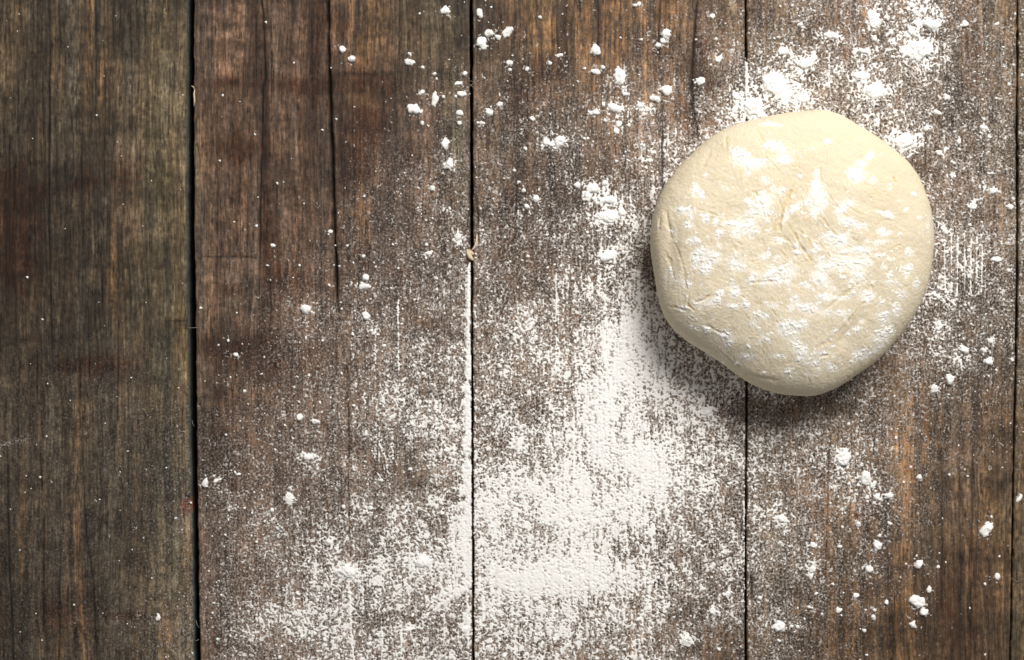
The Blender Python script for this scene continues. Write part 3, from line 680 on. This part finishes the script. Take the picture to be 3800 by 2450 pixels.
# ------------------------------------------------------------------ the boards
table = bpy.data.objects.new("wooden_tabletop", None)
COL.objects.link(table)
table["label"] = "old tabletop of wide weathered brown boards with dark gaps between them"
table["category"] = "tabletop"
PL = ["grey brown board with an olive green right edge, nearly free of flour",
      "brown board with a long black split, orange streaks and flour on its lower right",
      "brown board white with flour to the left of the dough",
      "brown board under the dough, bare and orange brown at its lower right",
      "narrow strip of board at the right edge"]
THK = 170.0
def build_plank(i):
    step = 3.2
    inner = np.arange(-20, 2470, 7.0)
    ys = np.concatenate([np.arange(Y0, -20, 18), inner, np.arange(2470, Y1, 18), [Y1]])
    L = left_of(i, ys); R = right_of(i, ys)
    wdt = float(np.mean(R - L))
    if i == 0:
        n_out = np.linspace(0, 300 / wdt, 40, endpoint=False); t = np.concatenate([n_out, np.linspace(300 / wdt, 1, int((wdt - 300) / step))])
    elif i == 4:
        t = np.concatenate([np.linspace(0, 60 / wdt, 24, endpoint=False), np.linspace(60 / wdt, 1, 90)])
    else:
        t = np.linspace(0, 1, int(wdt / step))
    X = L[:, None] + (R - L)[:, None] * t[None, :]
    Y = np.repeat(ys[:, None], len(t), 1)
    dep, dark = crack_fields(X, Y)
    Z = wood_relief(X, Y) - dep * 1.0
    dl = X - L[:, None]; dr = R[:, None] - X
    bl = 5.0 if i else 10.0; br = 11.0 if i == 0 else 5.0
    Z = Z - bl * .7 * np.clip(1 - dl / bl, 0, 1) ** 2 - br * .9 * np.clip(1 - dr / br, 0, 1) ** 2
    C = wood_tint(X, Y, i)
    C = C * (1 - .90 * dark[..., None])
    if i == 0:   # weathered grey-green worn lip
        e = (sstep(13, 4, dr) * (1 - np.exp(-((Y - 1868) / 34) ** 4)))[..., None]
        C = C * (1 - e) + np.array((.040, .043, .036)) * e
    if i == 1:
        e = (sstep(7, 2, dl) * (.6 + .4 * cdf(fbm(X, Y, 8, 40, 71, 2))))[..., None]
        C = C * (1 - .6 * e) + np.array((.14, .085, .045)) * .6 * e
    # flour veil in the pores
    c = np.clip(cover(X, Y) + rot_ell(X, Y, PATCH) * .6 + rot_ell(X, Y, HOLES) * .6, 0, 1)
    dust = np.clip(c * (.68 + .32 * sstep(.2, .6, c)), 0, 1)
    if i == 0:
        dust = np.clip(dust + .03 * sstep(900, 1500, Y), 0, 1)
    dust = dust * (1 - .8 * dark)
    dust = dust * sstep(0, 8, np.minimum(dl, dr))
    ny, nx = X.shape
    V = np.stack([wx(X), wy(Y), Z * U], -1).reshape(-1, 3)
    F = grid_faces(ny, nx)
    # skirt: two rings down the sides, closed below
    idx = np.arange(ny * nx).reshape(ny, nx)
    loop = np.concatenate([idx[0, :], idx[1:, -1], idx[-1, -2::-1], idx[-2:0:-1, 0]])
    n0 = len(V); rings = [loop]
    cols = C.reshape(-1, 3); dst = dust.ravel()
    Vs = [V]; Cs = [cols]; Ds = [dst]; Fs = [F]
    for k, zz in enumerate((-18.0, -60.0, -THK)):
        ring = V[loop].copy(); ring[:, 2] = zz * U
        Vs.append(ring); Cs.append(cols[loop] * (.45, .3, .3)[k]); Ds.append(dst[loop] * 0)  # sides tinted darker going down, gap shade put into the colour
        ids = np.arange(n0, n0 + len(loop)); n0 += len(loop)
        a = rings[-1]; a2 = np.roll(a, -1); b2 = np.roll(ids, -1)
        Fs.append(np.stack([a, a2, b2, ids], -1)); rings.append(ids)
    V = np.concatenate(Vs); cols = np.concatenate(Cs); dst = np.concatenate(Ds); F = np.concatenate(Fs)
    rgba = np.concatenate([cols, np.ones((len(cols), 1))], 1)
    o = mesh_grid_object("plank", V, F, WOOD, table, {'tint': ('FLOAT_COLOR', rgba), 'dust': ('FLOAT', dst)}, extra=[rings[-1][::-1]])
    o["label"] = PL[i]
    return o
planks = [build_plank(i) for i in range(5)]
print("plank quads", sum(len(p.data.polygons) for p in planks)); print("planks", round(time.time() - T0, 1))

def box(name, x0, x1, y0, y1, z0, z1, mat, parent):
    V = np.array([(x, y, z) for z in (z0, z1) for (x, y) in ((x0, y0), (x1, y0), (x1, y1), (x0, y1))], float)
    F = np.array([(0, 3, 2, 1), (4, 5, 6, 7), (0, 1, 5, 4), (1, 2, 6, 5), (2, 3, 7, 6), (3, 0, 4, 7)])
    return mesh_grid_object(name, V, F, mat, parent, smooth=False)
box("added_gap_backing", float(wx(-300)), float(wx(4390)), float(wy(Y1 - 30)), float(wy(Y0 + 30)), (-THK - 110) * U, (-THK - 1) * U, m_dark, table)  # unseen board added below the planks so the gaps read black

# splinters and stray fibres over the gaps
def ribbon(name, pts, r, mat, parent, flat=.6):
    """tapering six-sided sliver through pts (layout x, y, z)"""
    P = np.array([(float(wx(a)), float(wy(b)), c * U) for a, b, c in pts]); n = len(P); ns = 6
    V = []; F = []
    for k in range(n):
        d = P[min(k + 1, n - 1)] - P[max(k - 1, 0)]; d /= np.linalg.norm(d)
        s = np.cross(d, (0, 0, 1)); s /= np.linalg.norm(s); u_ = np.cross(s, d)
        rr = (r[k] if hasattr(r, '__len__') else r) * U
        for j in range(ns):
            a = 2 * math.pi * j / ns
            V.append(P[k] + s * rr * math.cos(a) + u_ * rr * flat * math.sin(a))
    for k in range(n - 1):
        for j in range(ns):
            j2 = (j + 1) % ns
            F.append((k * ns + j, k * ns + j2, (k + 1) * ns + j2, (k + 1) * ns + j))
    return mesh_grid_object(name, np.array(V), np.array(F), mat, parent, extra=[list(range(ns))[::-1], list(range((n - 1) * ns, n * ns))])
o = ribbon("splinter", [(1770,870,1),(1769,893,5),(1764,912,7),(1757,924,6),(1749,929,3)], [2,4,4,4,2.5], m_spl, planks[2])
o["label"] = "pale curled splinter bridging the gap"
ribbon("splinter", [(1733,925,0),(1737,940,4),(1744,953,5),(1752,962,3),(1760,966,0)], [3,7,9,6,2], m_spl, planks[1])
ribbon("splinter", [(1740,931,2),(1748,938,0),(1757,945,2)], [6,8,5], m_spl, planks[2])
ribbon("splinter", [(720,395,1),(723,375,4),(721,350,5),(723,330,1)], [1.5,3,3,1.2], m_spl, planks[1])
ribbon("splinter", [(721,330,0),(718,323,4),(712,320,5)], [2.2,2,1.2], m_spl, planks[1])
for pts in ([(690,1215,2),(708,1217,6),(728,1216,5),(735,1216,1)], [(1742,300,4),(1756,305,7),(1764,295,3)], [(1735,330,3),(1748,318,6),(1762,304,5)],
            [(1738,312,3),(1750,318,6),(1764,334,3)], [(3752,2146,2),(3772,2158,6),(3792,2151,4),(3806,2140,2)], [(1744,1262,4),(1756,1266,6),(1765,1263,3)],
            [(693,1548,3),(706,1540,6)],[(722,1582,3),(716,1572,6),(714,1560,4)],[(740,2330,2),(733,2318,6),(728,2300,4)],[(738,2372,2),(730,2378,5),(722,2374,3)]):
    ribbon("wood_fibre", pts, 0.9, m_fib, planks[1], 1.0)

build_flour_layer()

# ------------------------------------------------------------------ flour lumps
def lump_mesh(x, y, rx, ry, ang, hf, seed):
    st = 2.4 if max(rx, ry) > 20 else 1.9
    R = max(rx, ry) * 1.45 + 4
    k = np.arange(-R, R + st, st); X, Y = np.meshgrid(k, k)
    c, s = math.cos(math.radians(ang)), math.sin(math.radians(ang))
    a = (X * c - Y * s) / rx; b = (X * s + Y * c) / ry     # layout y points down: positive angle tilts up to the right
    gx, gy = X + x, Y + y
    big = max(rx, ry)
    nn = fbm(gx + 13 * seed, gy + 7 * seed, big * .9 + 5, big * .9 + 5, 401 + seed % 7, 3)
    n2 = fbm(gx, gy, 9, 9, 431 + seed % 5, 3, rot=.4, gain=.65)
    rr = np.sqrt(a * a + b * b) * (1 + (.13 + .12 * (1 - hf)) * nn + (.07 + .10 * (.9 - hf)) * n2)
    h = min(rx, ry) * hf
    f = 1 - rr
    z = h * np.sign(f) * np.sqrt(np.abs(np.clip(1 - np.clip(rr, 0, 2) ** 2.4, -1, 1))) * (1 + .16 * nn) + .10 * h * n2 + .5 * n2 * (hf < .6)
    z = np.where(rr > 1.0, -(rr - 1) * h * 6 - .2, z)
    pos = z > -1.5
    keep = pos[:-1, :-1] | pos[1:, :-1] | pos[1:, 1:] | pos[:-1, 1:]
    F = grid_faces(len(k), len(k), keep)
    base = wood_relief(gx, gy).mean() + 1.6
    V = np.stack([gx, gy, np.maximum(z, -4) + base], -1).reshape(-1, 3)
    V, F, _ = compact(V, F, {})
    return V, F
crumbV, crumbF, off = [], [], 0
for si, (x, y, rx, ry, ang, hf, lab) in enumerate(LUMPS):
    V, F = lump_mesh(x, y, rx, ry, ang, hf, si)
    if lab:
        P = np.stack([(V[:, 0] - x) * U, -(V[:, 1] - y) * U, V[:, 2] * U], -1)
        o = mesh_grid_object("flour_lump", P, F[:, ::1], FLOURC)
        o.location = (float(wx(x)), float(wy(y)), 0)
        o["label"] = lab; o["category"] = "flour lump"; o["group"] = "flour lumps lying on the boards"
    else:
        crumbV.append(np.stack([wx(V[:, 0]), wy(V[:, 1]), V[:, 2] * U], -1)); crumbF.append(F + off); off += len(V)
# tiny loose crumbs strewn everywhere
rc = np.random.RandomState(77)
NC = 2600
px = rc.uniform(-100, 3900, NC * 3); py = rc.uniform(-100, 2550, NC * 3)
pr = np.clip(cover(px, py) * 1.5 + .02, 0, .75) ** .8
ok = (rc.rand(len(px)) < pr)
for i in range(4): ok &= ~((px > E[i][0](py) - 6) & (px < E[i][1](py) + 6))
px, py = px[ok][:NC], py[ok][:NC]
rad = rc.gamma(2.2, 1.05, len(px)) + 2.0
rad = np.minimum(rad, 8.5) * np.where(px < 700, .62, 1)
ZB = wood_relief(px, py)
ang8 = np.arange(8) / 8 * 2 * math.pi
for i in range(len(px)):
    r = rad[i]; j1 = 1 + .28 * rc.randn(8).clip(-1.3, 1.3); el = rc.uniform(.65, 1); ro = rc.rand() * 3
    cx_, sy_ = np.cos(ang8) * r * j1, np.sin(ang8) * r * el * j1
    c, s = math.cos(ro), math.sin(ro); ex = cx_ * c - sy_ * s; ey = cx_ * s + sy_ * c
    rim = np.stack([px[i] + ex, py[i] + ey, np.full(8, ZB[i] - .5)], -1)
    midr = np.stack([px[i] + ex * .8, py[i] + ey * .8, np.full(8, ZB[i] + r * .55) + r * .15 * rc.randn(8)], -1)
    top = np.stack([px[i] + ex * .3, py[i] + ey * .3, np.full(8, ZB[i] + r * .95)], -1)
    V = np.concatenate([rim, midr, top]); q = np.arange(8); q2 = (q + 1) % 8
    F = np.concatenate([np.stack([q, q2, q2 + 8, q + 8], -1)[:, ::-1], np.stack([q + 8, q2 + 8, q2 + 16, q + 16], -1)[:, ::-1],
                        np.array([(16, 17, 18, 19), (16, 19, 20, 23), (20, 21, 22, 23)])[:, ::-1]])
    crumbV.append(np.stack([wx(V[:, 0]), wy(V[:, 1]), V[:, 2] * U], -1)); crumbF.append(F + off); off += len(V)
o = mesh_grid_object("flour_crumbs", np.concatenate(crumbV), np.concatenate(crumbF), FLOURC)
o["label"] = "small loose crumbs of flour strewn over the boards round the dough"
o["category"] = "flour crumbs"; o["kind"] = "stuff"
print("crumbs", round(time.time() - T0, 1))

# ------------------------------------------------------------------ the dough
OUT = [(870,130),(940,138),(1000,165),(1060,205),(1130,245),(1190,290),(1250,345),(1290,400),(1320,450),(1345,520),(1362,600),(1375,660),(1370,740),(1362,820),(1340,920),
 (1305,1000),(1270,1060),(1220,1130),(1160,1200),(1100,1250),(1040,1290),(1000,1315),(950,1350),(900,1375),(850,1387),(790,1385),(720,1382),(650,1365),(590,1342),(540,1315),
 (500,1280),(450,1240),(390,1200),(330,1160),(280,1130),(240,1100),(205,1050),(180,990),(168,950),(165,900),(150,820),(140,760),(135,680),(138,620),(155,560),(170,510),
 (200,460),(240,400),(290,340),(350,290),(410,245),(460,210),(500,192),(560,182),(620,165),(690,150),(760,140),(820,133)]
OUT = np.array(OUT, float) / 1.1846 + np.array([2300, 300])
ZEQ = 150.0; ZTOP = 325.0; HC = CAM_H / U
kq = (HC - ZEQ) / HC            # the widest rim is nearer the lens than the boards
ctr = np.array([2930.0, 945.0])
Oq = (OUT - [CX, CY]) * kq + [CX, CY]
cq = (ctr - [CX, CY]) * kq + [CX, CY]
th_o = np.arctan2(Oq[:, 1] - cq[1], Oq[:, 0] - cq[0]); r_o = np.hypot(Oq[:, 0] - cq[0], Oq[:, 1] - cq[1])
od = np.argsort(th_o); th_o = th_o[od]; r_o = r_o[od]
tt = np.linspace(-math.pi, math.pi, 1440, endpoint=False)
Rt = np.interp(tt, np.concatenate([th_o - 2 * math.pi, th_o, th_o + 2 * math.pi]), np.tile(r_o, 3))
kern = np.exp(-(np.arange(-40, 41) / 24.0) ** 2); kern /= kern.sum()
Rt = np.convolve(np.concatenate([Rt[-40:], Rt, Rt[:40]]), kern, 'valid')
def Rout(t): return np.interp(t, np.concatenate([tt, [math.pi]]), np.concatenate([Rt, Rt[:1]]))

NG = 470
a_ = np.linspace(-1, 1, NG); A, B = np.meshgrid(a_, a_)
# concentric square -> disc
rho = np.maximum(np.abs(A), np.abs(B))
with np.errstate(divide='ignore', invalid='ignore'):
    phi = np.where(np.abs(A) > np.abs(B), np.where(A > 0, math.pi / 4 * B / A, math.pi + math.pi / 4 * B / A),
                   np.where(B > 0, math.pi / 2 - math.pi / 4 * A / B, -math.pi / 2 - math.pi / 4 * A / B))
phi = np.nan_to_num(phi); phi = (phi + math.pi) % (2 * math.pi) - math.pi
R0 = Rout(phi)
K = .87
aa = np.clip(rho / K, 0, 1) * math.pi / 2; bb = np.clip((rho - K) / (1 - K), 0, 1) * math.pi / 2
rad_ = np.where(rho <= K, np.sin(aa) ** .96, 1 - .13 * (1 - np.cos(bb)) - .02 * np.sin(bb))
blend = sstep(.15, .95, rad_)
Rm = R0 * blend + R0.mean() * (1 - blend)
ca = np.cos(aa)
zz = np.where(rho <= K, ZEQ + (ZTOP - ZEQ) * (1 - (1 - ca) ** 1.15) ** .92, ZEQ * (1 - np.sin(bb)) ** .9 + 0)
DX = cq[0] + 6 * (1 - rad_) + rad_ * Rm * np.cos(phi); DY = cq[1] + rad_ * Rm * np.sin(phi)
def px_of(X, Y, Z):   # where a point shows against the board plane
    k = HC / (HC - Z); return CX + (X - CX) * k, CY + (Y - CY) * k
PX, PY = px_of(DX, DY, zz)
P0 = np.stack([DX, DY, zz], -1)
du_ = np.gradient(P0, axis=1); dv_ = np.gradient(P0, axis=0)
nrm = np.cross(du_, dv_); nrm /= np.maximum(np.linalg.norm(nrm, axis=-1, keepdims=True), 1e-9)
nrm *= np.sign(nrm[NG // 2, NG // 2, 2])
def z2s(L): return [(x / 1.1846 + 2300, y / 1.1846 + 300) for x, y in L]
WR = [ # creases in the skin (zoomed drawing units), width, depth, tint
 ([(775,430),(745,500),(715,560),(705,620),(698,690)],6,5.0,.55),([(880,350),(884,430),(875,470)],4,2,.3),([(700,520),(712,560)],4,2,.4),
 ([(590,585),(640,600),(690,596)],4,2.2,.4),([(640,690),(690,640),(700,600)],4,2,.3),
 ([(745,640),(770,680),(800,730),(830,775),(850,800)],5,3.6,.5),([(790,655),(830,700),(845,740)],4,2.6,.4),([(730,680),(760,730),(785,770)],4,2.4,.35),([(860,690),(900,740),(930,780),(945,800)],4,2.2,.4),
 ([(905,480),(930,520),(960,560),(1010,610)],4,2.4,.4),([(870,445),(900,475)],4,2,.3),([(880,590),(915,640),(960,690)],4,2.4,.4),([(960,520),(1010,560),(1060,590)],4,1.8,.3),
 ([(560,470),(600,500),(625,560)],4,2,.35),([(600,210),(625,250),(660,300),(690,330)],4,2,.35),([(640,330),(700,390)],4,1.6,.3),([(470,240),(465,270),(466,300)],6,2,.3),
 ([(205,565),(212,620),(222,670),(224,700)],9,3,.15),([(195,740),(220,790),(235,850),(236,890)],7,1.8,.3),([(230,700),(262,760),(285,830),(292,900),(295,935)],6,1.5,.3),([(180,600),(176,660)],6,2.5,.2),
 ([(310,935),(300,985),(330,1010)],5,3,.5),([(330,975),(370,960),(400,940)],5,3,.5),([(210,985),(260,1000),(300,1010)],6,2,.25),([(380,1070),(430,1100),(480,1120)],7,2,.25),
 ([(430,1180),(470,1215),(520,1260)],5,2.2,.25),([(490,1205),(505,1235),(525,1262)],4,2.5,.4),([(1205,420),(1208,440),(1215,455)],5,4,.85),
 ([(560,890),(620,885),(700,880),(760,870)],6,2,.25),([(480,690),(500,700),(540,725)],4,2.4,.35),([(330,560),(420,590),(470,600)],4,1.6,.2),([(560,800),(610,790),(640,770)],4,1.6,.2),
 ([(850,1190),(880,1170),(915,1150),(990,1080),(1060,1010)],9,1.6,.15),([(880,1215),(920,1205)],5,3,.4),([(1000,1060),(1060,990),(1085,970)],4,2.4,.4),([(900,1010),(960,960),(1040,900)],7,2,.15),
 ([(760,760),(800,790),(845,800)],4,2,.3),([(700,740),(740,790),(790,810)],4,2,.3),([(940,760),(990,770),(1040,745)],4,1.8,.3),([(1060,850),(1100,890),(1120,930)],4,1.8,.25),
 ([(960,820),(930,860),(905,890)],4,2,.3),([(840,870),(880,890),(900,880)],4,2,.3),([(650,620),(620,680),(640,740)],4,1.6,.25),([(500,720),(520,770)],4,1.6,.25),([(980,455),(985,480),(1010,500)],3.5,2,.4),
 ([(1010,420),(1040,470)],3.5,1.6,.3),([(905,270),(930,290)],3.5,2,.3),([(1120,640),(1160,610),(1200,620)],4,1.4,.2),([(1180,740),(1240,720)],4,1.2,.2),([(1150,480),(1210,540)],4,1.2,.15),
 ([(400,300),(360,380)],10,1.8,.05),([(560,1290),(620,1310),(700,1320)],10,2.5,.08),([(830,1290),(835,1330)],8,1.6,.1),([(1000,1315),(1005,1300)],6,3,.1)]
rw = np.random.RandomState(8)
for k in range(420):  # fine crackle in the drying skin, denser in the middle
    x = rw.normal(760, 230); y = rw.normal(700, 240)
    if math.hypot(x - 755, y - 760) > 540: continue
    a = rw.choice([rw.normal(55, 18), rw.normal(20, 25), rw.normal(100, 22)]) * math.pi / 180; L = rw.uniform(10, 46)
    p1 = (x + L * .5 * math.cos(a + .3), y + L * .5 * math.sin(a + .3))
    WR.append(([(x, y), p1, (p1[0] + L * .5 * math.cos(a - .3), p1[1] + L * .5 * math.sin(a - .3))], 2.8, rw.uniform(.7, 1.7), rw.uniform(.12, .5)))
disp = np.zeros(PX.size); crease = np.zeros(PX.size)
for pts, wd, dp, tn in WR:
    pts = z2s(pts); wd = wd * .62
    idx, d, t = polyline_field(PX, PY, pts, wd * 5 + 5)
    if d is None: continue
    e = np.clip(np.minimum(t, 1 - t) * 5 + .15, 0, 1)
    jit = 2.2 * fbm(PX.ravel()[idx], PY.ravel()[idx], 14, 14, 501, 2)
    dd = np.abs(d + jit * .8)
    disp[idx] += (-dp * np.exp(-(dd / wd) ** 2) + .35 * dp * np.exp(-((dd - 2.4 * wd) / (1.3 * wd)) ** 2)) * e
    crease[idx] = np.maximum(crease[idx], tn * np.exp(-(dd / wd) ** 2) * e)
disp = disp.reshape(PX.shape); crease = crease.reshape(PX.shape)
upper = sstep(1.0, .80, rho)
disp = disp * upper
disp += 2.2 * fbm(DX, DY + .8 * zz, 230, 210, 511, 2) * sstep(1, .7, rho) + 0.9 * fbm(DX, DY + .8 * zz, 60, 56, 515, 3, rot=.4) + .26 * fbm(DX, DY + .8 * zz, 13, 11, 519, 3) * (.4 + .6 * upper) + .3 * fbm(DX, DY, 5, 5, 523, 1) * upper
disp += -6 * np.exp(-((PX - 2490) / 34) ** 2 - ((PY - 920) / 120) ** 2)                 # fold on the left flank
disp += 5 * np.exp(-((PX - 2450) / 26) ** 2 - ((PY - 900) / 130) ** 2)
disp += -4 * np.exp(-((PX - 3130 + .9 * (PY - 1250)) / 26) ** 2 - ((PY - 1230) / 90) ** 2)   # shallow dip at the lower right
disp += -2 * np.exp(-((PX - 2770) / 90) ** 2 - ((PY - 1340) / 40) ** 2)
DP = P0 + nrm * disp[..., None]
# where flour clings
DF = [(545,640,55,38,10,1.15),(700,850,64,32,-15,1.3),(735,1085,46,36,20,1.2),(790,1175,40,24,45,1.0),(720,345,42,22,0,1.0),(690,290,56,34,20,.7),(590,370,60,26,0,.8),(640,520,50,36,0,.9),
 (870,520,44,60,0,1.1),(868,410,16,34,0,1.0),(1030,415,40,36,-20,1.2),(1100,330,26,18,-30,.9),(1062,362,24,16,10,.9),(910,265,24,17,0,1.1),(330,480,22,30,0,1.1),(950,700,60,36,0,1.1),(980,800,46,30,0,1.2),(1050,830,34,50,0,1.0),
 (880,870,40,26,30,1.1),(660,190,50,14,0,.9),(620,580,60,24,0,.9),(990,620,36,22,0,1.0),(390,770,46,36,0,1.0),(380,830,26,18,0,1.2),(1140,710,36,11,-8,1.2),(1181,670,14,11,0,1.4),(1182,590,14,20,-20,1.2),(1145,580,20,8,20,.9),
 (1145,1125,34,28,0,1.0),(1060,1205,34,24,0,1.0),(975,1022,19,13,0,1.3),(1155,1025,24,11,-10,1.1),(1300,890,13,22,0,1.1),(1090,945,30,22,0,1.0),(620,1030,36,14,15,1.2),(750,1000,13,12,0,1.4),(505,937,20,16,0,1.2),
 (385,975,50,18,-5,1.1),(285,1000,20,14,0,1.1),(290,572,50,20,10,.9),(300,635,24,16,0,.9),(830,1000,50,22,10,1.1),(552,980,14,20,-20,1.2),(490,990,26,12,10,1.1),(560,1215,40,14,0,.9),(480,1145,22,30,20,.9),(1040,745,70,14,-8,.9),
 (520,310,34,26,0,.7),(845,295,26,16,30,.9),(700,480,30,14,0,.9),(770,560,18,16,0,.9),(730,600,14,24,20,.9),(850,590,14,20,0,.9),(470,625,20,16,0,.9),(440,665,16,14,0,1.0),(380,605,16,22,0,.9),(1290,500,14,10,30,1.0),
 (1313,603,12,8,0,1.1),(1280,325,20,12,30,.6),(1160,200,20,8,20,.5),(980,955,30,9,0,1.1),(440,935,20,14,0,.9),(630,775,24,16,0,1.0),(700,700,30,14,0,.7),(420,780,18,16,0,1.2),(520,820,34,22,0,.8),(860,730,14,26,-20,.7),
 (900,950,40,16,0,.7),(910,1020,22,14,0,1.0),(675,990,22,12,0,.9),(460,470,26,18,30,.7),(560,410,18,14,0,.9),(1160,820,16,10,0,1.0),(1130,768,12,8,0,1.0),(1260,860,14,16,0,.7),(320,700,30,18,0,.7),(350,750,14,14,0,1.0),
 (245,680,10,50,0,.5),(230,850,10,44,-10,.5),(205,860,8,36,0,.5),(270,870,12,34,0,.5),(930,1270,30,12,0,.8),(820,1230,30,20,40,.7),(1215,1010,20,30,0,.6),(1240,940,26,22,0,.6),(580,540,14,10,0,.9),(440,930,12,12,0,1),
 (830,1290,60,14,0,.3),(1130,1180,40,14,-40,.7),(890,1200,26,14,0,.8),(700,1210,34,10,0,.6),(640,1130,26,10,30,.6),(1350,640,12,50,0,.4),(640,440,30,18,0,.7),(1110,440,26,18,0,.5),(1000,540,40,24,0,.6),(1060,640,30,18,0,.5)]
for k in range(190):
    a = rw.rand() * 6.283; q = 560 * math.sqrt(rw.rand()); zx_, zy_ = 755 + q * math.cos(a), 790 + q * math.sin(a) * .95
    if rw.rand() > (.35 + .65 * (zy_ > 450)): continue
    rr_ = rw.gamma(2, 2.6) + 4
    DF.append((zx_, zy_, rr_ * rw.uniform(.9, 1.7), rr_, rw.uniform(-50, 50), rw.uniform(.6, 1.2)))
DFs = [(x / 1.1846 + 2300, y / 1.1846 + 300, rx / 1.1846, ry / 1.1846, a, m * .74) for x, y, rx, ry, a, m in DF]
zx = (PX - 2300) * 1.1846; zy = (PY - 300) * 1.1846
fine_zone = sstep(250, 900, zy) * sstep(620, 480, np.hypot(zx - 755, zy - 760)) * .08 + .03
cc = rot_ell(PX, PY, DFs) * (1 + .2 * fbm(PX, PY, 60, 60, 541, 2)) + fine_zone + .07 * np.exp(-((zx - 760) / 380) ** 2 - ((zy - 680) / 360) ** 2)
cc *= sstep(1.0, .87, rho)
dx, dy = 3 * fbm(PX, PY, 22, 22, 551, 2), 3 * fbm(PX, PY, 22, 22, 553, 2)
nD = .95 * fbm(PX + dx, PY + dy, 5.5, 5.2, 555, 2, rot=.6, gain=.6) + .55 * fbm(PX, PY, 15, 13, 559, 2, rot=-.5) + .36 * fbm(PX, PY, 30, 26, 565, 2)
nD = (nD - nD.mean()) / nD.std(); uD = cdf(nD)
cc = np.where(cc > .5, .5 + .31 * (1 - np.exp(-(np.clip(cc, 0, 2) - .5) / .36)), cc)
fD = uD - (1 - cc) - .25 * crease
film = np.clip(.06 + cc * 1.25 + .17 * sstep(300, 1000, zy) * upper, 0, 1) * (1 - .8 * crease)
film *= sstep(1.0, .84, rho) * .9 + .1
V = np.stack([wx(DP[..., 0]), wy(DP[..., 1]), np.maximum(DP[..., 2], 1.0) * U], -1).reshape(-1, 3)
F = grid_faces(NG, NG)
ii = np.arange(NG * NG).reshape(NG, NG)
loop = np.concatenate([ii[0, :], ii[1:, -1], ii[-1, -2::-1], ii[-2:0:-1, 0]])
Vloc = V.copy(); oc = np.array([float(wx(cq[0])), float(wy(cq[1])), 0.0]); Vloc -= oc
dough = mesh_grid_object("dough_ball", Vloc, F, DOUGH, None, {'film': ('FLOAT', film.ravel()), 'crease': ('FLOAT', crease.ravel())}, extra=[loop])
dough.location = oc
dough["label"] = "round flattened ball of pale cream bread dough resting on the floured boards"
dough["category"] = "dough"
hD = np.where(fD > 0, (.2 + fD * 2.4 + np.clip(cc - .55, 0, 1) * 5) * sstep(0, .3, fD), fD * 20)
hD = np.maximum(hD, -3)
CP = DP + nrm * hD[..., None]
pos = fD > -.015
keep = pos[:-1, :-1] | pos[1:, :-1] | pos[1:, 1:] | pos[:-1, 1:]
Fc = grid_faces(NG, NG, keep)
Vc = np.stack([wx(CP[..., 0]), wy(CP[..., 1]), CP[..., 2] * U], -1).reshape(-1, 3) - oc
Vc, Fc, Ac = compact(Vc, Fc, {'thick': ('FLOAT', np.clip(.72 + sstep(0, .45, fD) * .28, 0, 1).ravel())})
fm, fnt, fp = new_mat("flour_on_dough")
_tc = N(fnt, 'ShaderNodeTexCoord').outputs['Object']
_nn = noise_node(fnt, _tc, 2600, 3, .7)
_th = N(fnt, 'ShaderNodeAttribute', attribute_name='thick').outputs['Fac']
_c = mixc(fnt, ramp(fnt, _th, .72, 1, 0, 1), (.86, .79, .66, 1), (.90, .885, .85, 1))
fnt.links.new(_c, fp.inputs['Base Color']); fp.inputs['Roughness'].default_value = 1; fp.inputs['Specular IOR Level'].default_value = .1
_b = N(fnt, 'ShaderNodeBump'); _b.inputs['Strength'].default_value = .5; _b.inputs['Distance'].default_value = .0004
fnt.links.new(_nn, _b.inputs['Height']); fnt.links.new(_b.outputs[0], fp.inputs['Normal'])
fo = mesh_grid_object("flour_coating", Vc, Fc, fm, dough, Ac)
fo["kind"] = "stuff"; fo["label"] = "white flour clinging in patches to the dough"
print("dough quads", len(F), len(Fc), "t", round(time.time() - T0, 1))
